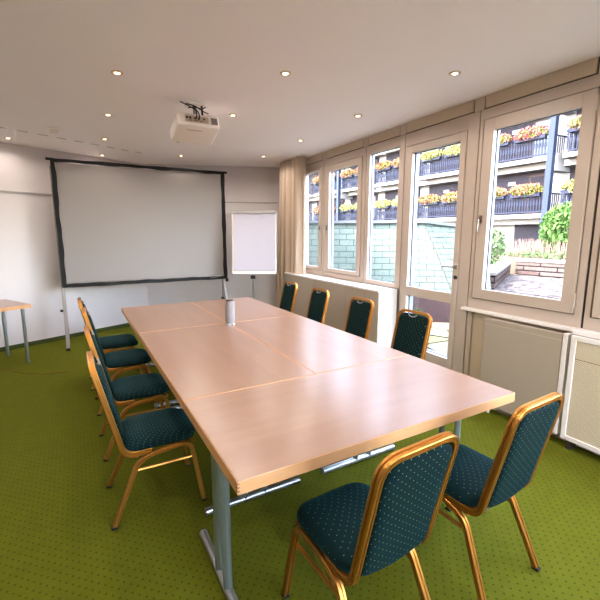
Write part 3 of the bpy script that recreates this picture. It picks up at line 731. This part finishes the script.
for cn, L in cols:
    for i, (x, y) in enumerate(L):
        lb = 'small round recessed ceiling spotlight, %s lamp of the %s' % (words[i], cn) if len(L) > 1 else 'small round recessed ceiling spotlight at left edge above the left wall'
        if first: d_ = dl; d_.location = (x, y, H); d_['label'] = lb; first = False
        else: d_ = dup(dl, (x, y, H), 0, lb)
        s = bpy.data.objects.new('lamp_bulb', lampd if cn != 'far left' else lampw); C.objects.link(s); s.parent = d_; s.location = (0, 0, -.02)
for x, y in extra:
    d_ = dup(dl, (x, y, H), 0, 'small round recessed ceiling spotlight behind or beside the viewer, unseen, added for light', 'added ceiling spotlights out of view')
    s = bpy.data.objects.new('lamp_bulb', lampd); C.objects.link(s); s.parent = d_; s.location = (0, 0, -.02)
sd = thing('smoke_detector', 'small round white ceiling smoke detector near the left wall', 'smoke detector', (-.09, 5.6, H))
MB().lathe([(.055, 0), (.055, -.012), (.045, -.018)], (-.09, 5.6, H), 24).build('base', 'whiteplastic', sd, smooth=True)
MB().lathe([(.040, -.0181), (.042, -.034), (.028, -.046), (.0, -.048)], (-.09, 5.6, H), 24).build('sensor_head', 'whiteplastic', sd, smooth=True)

# ------------------------------------------------------------------ outside
struct(MB().prism([(3.49, 1.8), (6.6, 1.8), (6.6, 5.9), (3.60, 5.9)], -.15, -.005).build('terrace_floor', 'paving', origin=(0, 0, 0)))
struct(MB().prism([(6.62, -6), (12.8, -6), (11.4, 7.6), (7.6, 5.6), (7.12, 4.75), (6.62, 4.6)], -.1, .40).build('gravel_ground', 'gravel', origin=(0, 0, 0)))
struct(MB().prism([(3.50, -8), (6.6, -8), (6.6, 1.78), (3.50, 1.78)], -.1, .38).build('gravel_ground', 'gravel', origin=(0, 0, 0)))
struct(MB().prism([(14.3, -30), (40, -30), (40, 60), (4.5, 60), (4.5, 8.2), (11.95, 8.2), (12.03, 7.3), (13.25, -2.1)], -.1, .80).build('garden_ground', 'soil', origin=(0, 0, 0)))
# mauve low wall and green shingled mansard on it
dq = Vector((.80, -.60)); nq = Vector((.60, .80))
Cb = Vector((5.90, 4.776)); La = Cb-dq*2.75; RB = Vector((7.03, 4.80)); zb, zt2 = .501, 1.806
mw = MB().prism([tuple(La), tuple(Cb), tuple(RB), tuple(RB+Vector((-.1, .5))), tuple(Cb+nq*.5), tuple(La+nq*.5)], -.1, .50).build('planter_wall', 'mauve')
tag(mw, 'low mauve rendered wall outside behind the stone paving, seen through the door', 'wall')
ms = thing('mansard_roof', 'green slate shingled slanting roof wall outside behind the windows and door', 'roof', (4.9, 5.8, .50))
def up(p, t): return Vector((p.x, p.y, t))
b0, b1 = La, Cb
Tc = Vector((5.82, 5.48)); t0 = Tc-dq*2.85; RT = Vector((7.66, 5.50))
mb = MB()
mb.quad_uv([up(b0, zb), up(b1, zb), up(Tc, zt2), up(t0, zt2)])
mb.quad_uv([up(b1, zb), up(RB, zb), up(RT, zt2-.14), up(Tc, zt2)], u0=.17)
mb.quad_uv([up(t0, zt2), up(Tc, zt2), up(RT, zt2-.14), up(RT+Vector((-1, 2.2)), zt2), up(t0+nq*2.2, zt2)])
mb.quad_uv([up(RB, zb), up(RB+Vector((-.9, 2)), zb), up(RT+Vector((-1, 2.2)), zt2), up(RT, zt2-.14)])
mb.build('shingles', 'shingle', ms)
MB().tube([up(b1, zb+.01)-Vector((.0, .012, 0)), up(Tc, zt2+.01)-Vector((0, .01, 0))], .007, 6).build('hip_seam', 'gasket', ms)
mb = MB(); a, b_, c_ = up(t0, zt2), up(Tc, zt2), up(RT, zt2-.14)
mb.tube([a+Vector((0, -.02, .02)), b_+Vector((0, -.02, .02)), c_+Vector((0, -.02, .02))], 0, prof=[(-.02, -.05), (.03, -.05), (.03, .05), (-.02, .05)]).build('ridge_cap', 'flashing', ms)
# small dormer edge on the right face
q0 = up(b1, zb); ex = (up(RB, zb)-q0); ey = up(Tc, zt2)-q0
def onface(s_, t_): 
    lo = up(b1, zb).lerp(up(RB, zb), s_); hi = up(Tc, zt2).lerp(up(RT, zt2-.14), s_); return lo.lerp(hi, t_)+Vector((-.02, -.04, .02))
MB().tube([onface(.12, .80), onface(.30, .86)], .014, 6).build('verge_board', 'flashing', ms)
MB().tube([onface(.12, .80), onface(.22, .45)], .006, 6).build('verge_seam', 'gasket', ms)

# stone walls of the gravel bed
def stonewall(name, p, q, th_, z0, z1, label):
    p, q = Vector(p), Vector(q); d_ = (q-p).normalized(); n_ = Vector((-d_.y, d_.x))*th_
    r_ = thing(name, label, 'wall', (*((p+q)/2), z0))
    mb = MB(); a, b_, c_, e_ = p, q, q+n_, p+n_
    mb.quad_uv([up(a, z0), up(b_, z0), up(b_, z1), up(a, z1)]); mb.quad_uv([up(c_, z0), up(e_, z0), up(e_, z1), up(c_, z1)])
    mb.quad_uv([up(e_, z0), up(a, z0), up(a, z1), up(e_, z1)]); mb.quad_uv([up(b_, z0), up(c_, z0), up(c_, z1), up(b_, z1)]); mb.quad_uv([up(a, z1), up(b_, z1), up(c_, z1), up(e_, z1)])
    mb.build('stone_courses', 'stone', r_)
    p2, q2 = p-n_*.08-d_*.03, q-n_*.08+d_*.03; n2 = n_*1.16
    MB().hexa([up(p2, z1+.001), up(q2, z1+.001), up(q2+n2, z1+.001), up(p2+n2, z1+.001), up(p2, z1+.07), up(q2, z1+.07), up(q2+n2, z1+.07), up(p2+n2, z1+.07)]).build('coping', 'coping', r_, bevel=.01)
stonewall('stone_wall', (12.75, -2.0), (11.55, 7.15), -.45, .402, .79, 'low stone wall with pale coping at the far side of the gravel bed')
stonewall('stone_wall', (11.45, 7.25), (8.0, 5.40), -.35, .402, .70, 'low reddish stone wall running along the left side of gravel bed')

# vegetation
def leafcloud(c, rad, n, size, seed, flat=1.0, spike=False, shell=.5):
    rnd = random.Random(seed); mb = MB()
    for i in range(n):
        while True:
            p = Vector((rnd.uniform(-1, 1), rnd.uniform(-1, 1), rnd.uniform(-1, 1)))
            if shell < p.length < 1: break
        q = Vector((c[0]+p.x*rad[0], c[1]+p.y*rad[1], c[2]+p.z*rad[2]))
        s_ = size*rnd.uniform(.6, 1.3)
        if spike:
            q = Vector((c[0]+p.x*rad[0], c[1]+p.y*rad[1], c[2]-rad[2])); h = rad[2]*2*rnd.uniform(.5, 1)
            dx = Vector((rnd.uniform(-.25, .25), rnd.uniform(-.25, .25), 1))*h; w = Vector((rnd.uniform(-1, 1), rnd.uniform(-1, 1), 0)).normalized()*s_
            mb.face([mb.v(q-w), mb.v(q+w), mb.v(q+dx+w*.3), mb.v(q+dx-w*.3)])
        else:
            R = Euler((rnd.uniform(0, 6.3), rnd.uniform(0, 6.3), rnd.uniform(0, 6.3))).to_matrix()
            mb.face([mb.v(q+R @ Vector(v)*s_) for v in ((-.5, 0, 0), (0, -.32, .08), (.6, 0, 0), (0, .32, .08))])
    return mb
def plant(name, label, cat, c, rad, n, size, leafm, seed, flowerm=None, nf=0, group=None, stem=True, spike=False):
    r_ = thing(name, label, cat, (c[0], c[1], c[2]-rad[2]), 0, group)
    leafcloud(c, rad, n, size, seed, spike=spike).build('foliage', leafm, r_)
    if flowerm: leafcloud(c, [q*1.05 for q in rad], nf, size*.9, seed+1, shell=.75).build('blossoms', flowerm, r_)
    if stem: MB().tube([(c[0], c[1], c[2]-rad[2]), (c[0], c[1]+.02, c[2]+rad[2]*.5)], .03 if rad[2] > .5 else .01, 6).build('stem', 'bframe', r_)
    return r_
plant('garden_shrub', 'bright green leafy shrub outside the large window in front of the facade', 'shrub', (14.3, 7.15, 1.72), (.85, .85, .92), 3000, .16, 'leafb', 3)
plant('garden_shrub', 'pale green loose bush outside at left end of the stone wall', 'shrub', (9.25, 6.40, 1.28), (.33, .33, .47), 420, .11, 'leafp', 4)
tag(leafcloud((13.9, 4.6, 1.10), (.6, 4.6, .36), 6000, .012, 9, spike=True, shell=0).build('dry_grass', 'straw'), 'strip of pinkish dry grass and seed heads behind the stone wall', 'grass', kind='stuff')
tag(leafcloud((13.4, 5.0, .92), (.5, 4.0, .16), 1500, .10, 12, shell=0).build('ground_cover', 'leafp'), 'low green ground cover plants behind the stone wall', 'plants', kind='stuff')
tag(leafcloud((5.35, 5.08, .15), (.05, .05, .14), 110, .008, 21, spike=True, shell=0).build('weed_tuft', 'leafp'), 'thin weeds growing at the foot of the mauve wall', 'weeds', kind='stuff')

# apartment building with balconies
ab = thing('apartment_building', 'long white apartment building with dark wooden balconies and flower boxes across the garden', 'building', (21.5, 12, .8))
X = 21.2
pitch = 4.4; starts = [2.2+pitch*i for i in range(8)]      # bay boundaries 2.2 ... 33
slabs = [2.58, 5.27, 7.96, 10.65]
mb = MB()
mb.box(X, X+8, -8, 42, .8, 13.0)
mb.build('wall', 'bwall', ab)
for zs in slabs[:3]:
    MB().box(X-.62, X-.001, -8, 42, zs-.48, zs-.20).build('floor_slab', 'bwall', ab)
MB().box(X-2.0, X+8.5, -8.5, 42.5, 13.001, 13.3).build('roof', 'bframe', ab)
def railing(y0, y1, zb_, x):
    mb = MB(); n_ = int((y1-y0)/.145)
    mb.box(x-.03, x+.03, y0, y1, zb_+.96, zb_+1.03); mb.box(x-.02, x+.02, y0, y1, zb_+.80, zb_+.84); mb.box(x-.02, x+.02, y0, y1, zb_+.08, zb_+.14)
    for i in range(n_+1):
        y = y0+.03+(y1-y0-.1)*i/n_
        mb.box(x-.018, x+.012, y-.022, y+.022, zb_+.10, zb_+.98); mb.box(x-.024, x+.012, y-.045, y+.045, zb_+.42, zb_+.66)
    for yy in (y0, y1): mb.box(x, X-.02, yy-.03, yy+.03, zb_+.94, zb_+1.0)
    for yy in (y0, y1):
        for q in range(6): mb.box(x+.12+q*.17, x+.16+q*.17, yy-.02, yy+.02, zb_+.06, zb_+.96)
    return mb
for zi, zs in enumerate(slabs[:3]):
    for bi, ys in enumerate(starts):
        y0, y1 = ys+.15, ys+3.95
        MB().box(X-1.25, X-.003, y0-.05, y1+.05, zs-.2, zs).build('balcony_slab', 'bwall', ab)
        railing(y0, y1, zs, X-1.18).build('railing', 'rail', ab)
        MB().box(X-.05, X-.002, y0+.5, y1+.25, zs+.001, zs+2.2).build('board_cladding', 'dwood', ab)
        wn = MB().box(X-.09, X-.051, y0+.62, y0+1.62, zs+.05, zs+2.05).build('balcony_door', 'bframe', ab)
        MB().box(X-.10, X-.091, y0+.72, y0+1.52, zs+.2, zs+1.95).build('pane', 'bglass' if (bi+zi) % 2 else 'dwood', wn)
        MB().box(X-.13, X-.052, y0+2.35, y0+2.75, zs+1.62, zs+1.80).build('wall_lamp', 'lampw', ab)
for ys in (11.05, 28.3):
    MB().box(X-1.5, X-1.24, ys-.13, ys+.13, .8, 12.9).build('post', 'bpost', ab)
    for zs in slabs[:3]: MB().box(X-1.235, X-.004, ys-.22, ys+.22, zs-.72, zs+.05).build('bracket', 'bwall', ab)
for y0, y1 in ((11.75, 13.35), (4, 8.0), (17, 20.5)): MB().box(X-.06, X-.002, y0, y1, .8, 2.1).build('board_cladding', 'dwood', ab)
# flower boxes on the rails
def flowers(y, zs, col, seed, where, fl):
    c = (X-1.32, y, zs+1.06)
    r_ = thing('flower_box', '%s flower box %s, %s' % (fl, where[0], where[1]), 'flower box', (c[0], y, zs+.86), 0, 'flower boxes on the balconies')
    MB().box(c[0]-.1, c[0]+.1, y-.75, y+.75, zs+.84, zs+1.02).build('planter', 'rail', r_, bevel=.01)
    leafcloud((c[0], y, zs+1.16), (.28, .86, .28), 520, .13, seed, shell=.3).build('foliage', 'leafy' if col != 'yellow' else 'lime', r_)
    a = leafcloud((c[0], y, zs+1.18), (.33, .92, .33), 560, .12, seed+50, shell=.6).build('blossoms', col, r_)
    leafcloud((c[0], y, zs+1.16), (.29, .86, .27), 160, .11, seed+90, shell=.6).build('blossoms', 'yellow' if col != 'yellow' else 'lime', r_)
sd_ = 100
view = {2: 'seen in the big right window', 3: 'seen in the glass door', 4: 'seen in the narrow fixed window', 5: 'seen in the second window from the curtain', 6: 'seen in the window beside the curtain', 1: 'beyond the blue post'}
colr = {(2, 1): ('pink', 'pink'), (2, 0): ('orange', 'orange'), (3, 1): ('yellow', 'yellow'), (3, 0): ('orange', 'salmon'), (4, 1): ('orange', 'orange'), (4, 0): ('yellow', 'yellow'), (5, 1): ('orange', 'orange'), (5, 0): ('yellow', 'yellow'), (6, 1): ('orange', 'orange'), (6, 0): ('pink', 'pink'), (1, 1): ('orange', 'orange'), (1, 0): ('yellow', 'yellow')}
for (bi, zi), (cm, fl) in colr.items():
    for j, off in enumerate((1.15, 3.0)):
        sd_ += 1; flowers(starts[bi]+off, slabs[zi], cm, sd_, (view[bi], ('upper' if zi else 'lower')+' floor '+('right' if j == 0 else 'left')+' one'), fl)

# ------------------------------------------------------------------ light
w = bpy.data.worlds.new('sky'); bpy.context.scene.world = w; w.use_nodes = True
nt = w.node_tree; bg = nt.nodes['Background']
sk = nt.nodes.new('ShaderNodeTexSky'); sk.sky_type = 'NISHITA'; sk.sun_disc = False; sk.sun_elevation = math.radians(48); sk.sun_rotation = math.radians(-80); sk.air_density = 1.0; sk.dust_density = 3; sk.altitude = 600
hs = nt.nodes.new('ShaderNodeHueSaturation'); hs.inputs['Saturation'].default_value = .65; nt.links.new(sk.outputs[0], hs.inputs['Color']); nt.links.new(hs.outputs[0], bg.inputs[0]); bg.inputs[1].default_value = 3.4
sun = bpy.data.lights.new('sun', 'SUN'); sun.energy = 6; sun.angle = math.radians(1.5); sun.color = (1, .95, .88)
so = bpy.data.objects.new('sun', sun); C.objects.link(so); so.rotation_euler = Euler((0, math.radians(-42), math.radians(-20)))

cam = bpy.data.cameras.new('camera'); co = bpy.data.objects.new('camera', cam); C.objects.link(co)
f_px = 395.0
cam.sensor_width = 36; cam.lens = 36*f_px/600; cam.clip_start = .05; cam.clip_end = 300
co.location = (0, 0, 1.6); co.rotation_euler = (PI/2-math.atan(66/f_px), 0, -math.radians(29.6))
sc = bpy.context.scene; sc.camera = co
sc.view_settings.view_transform = 'Standard'; sc.view_settings.look = 'None'; sc.view_settings.gamma = 1; sc.view_settings.use_curve_mapping = False
sc.view_settings.exposure = 1.38
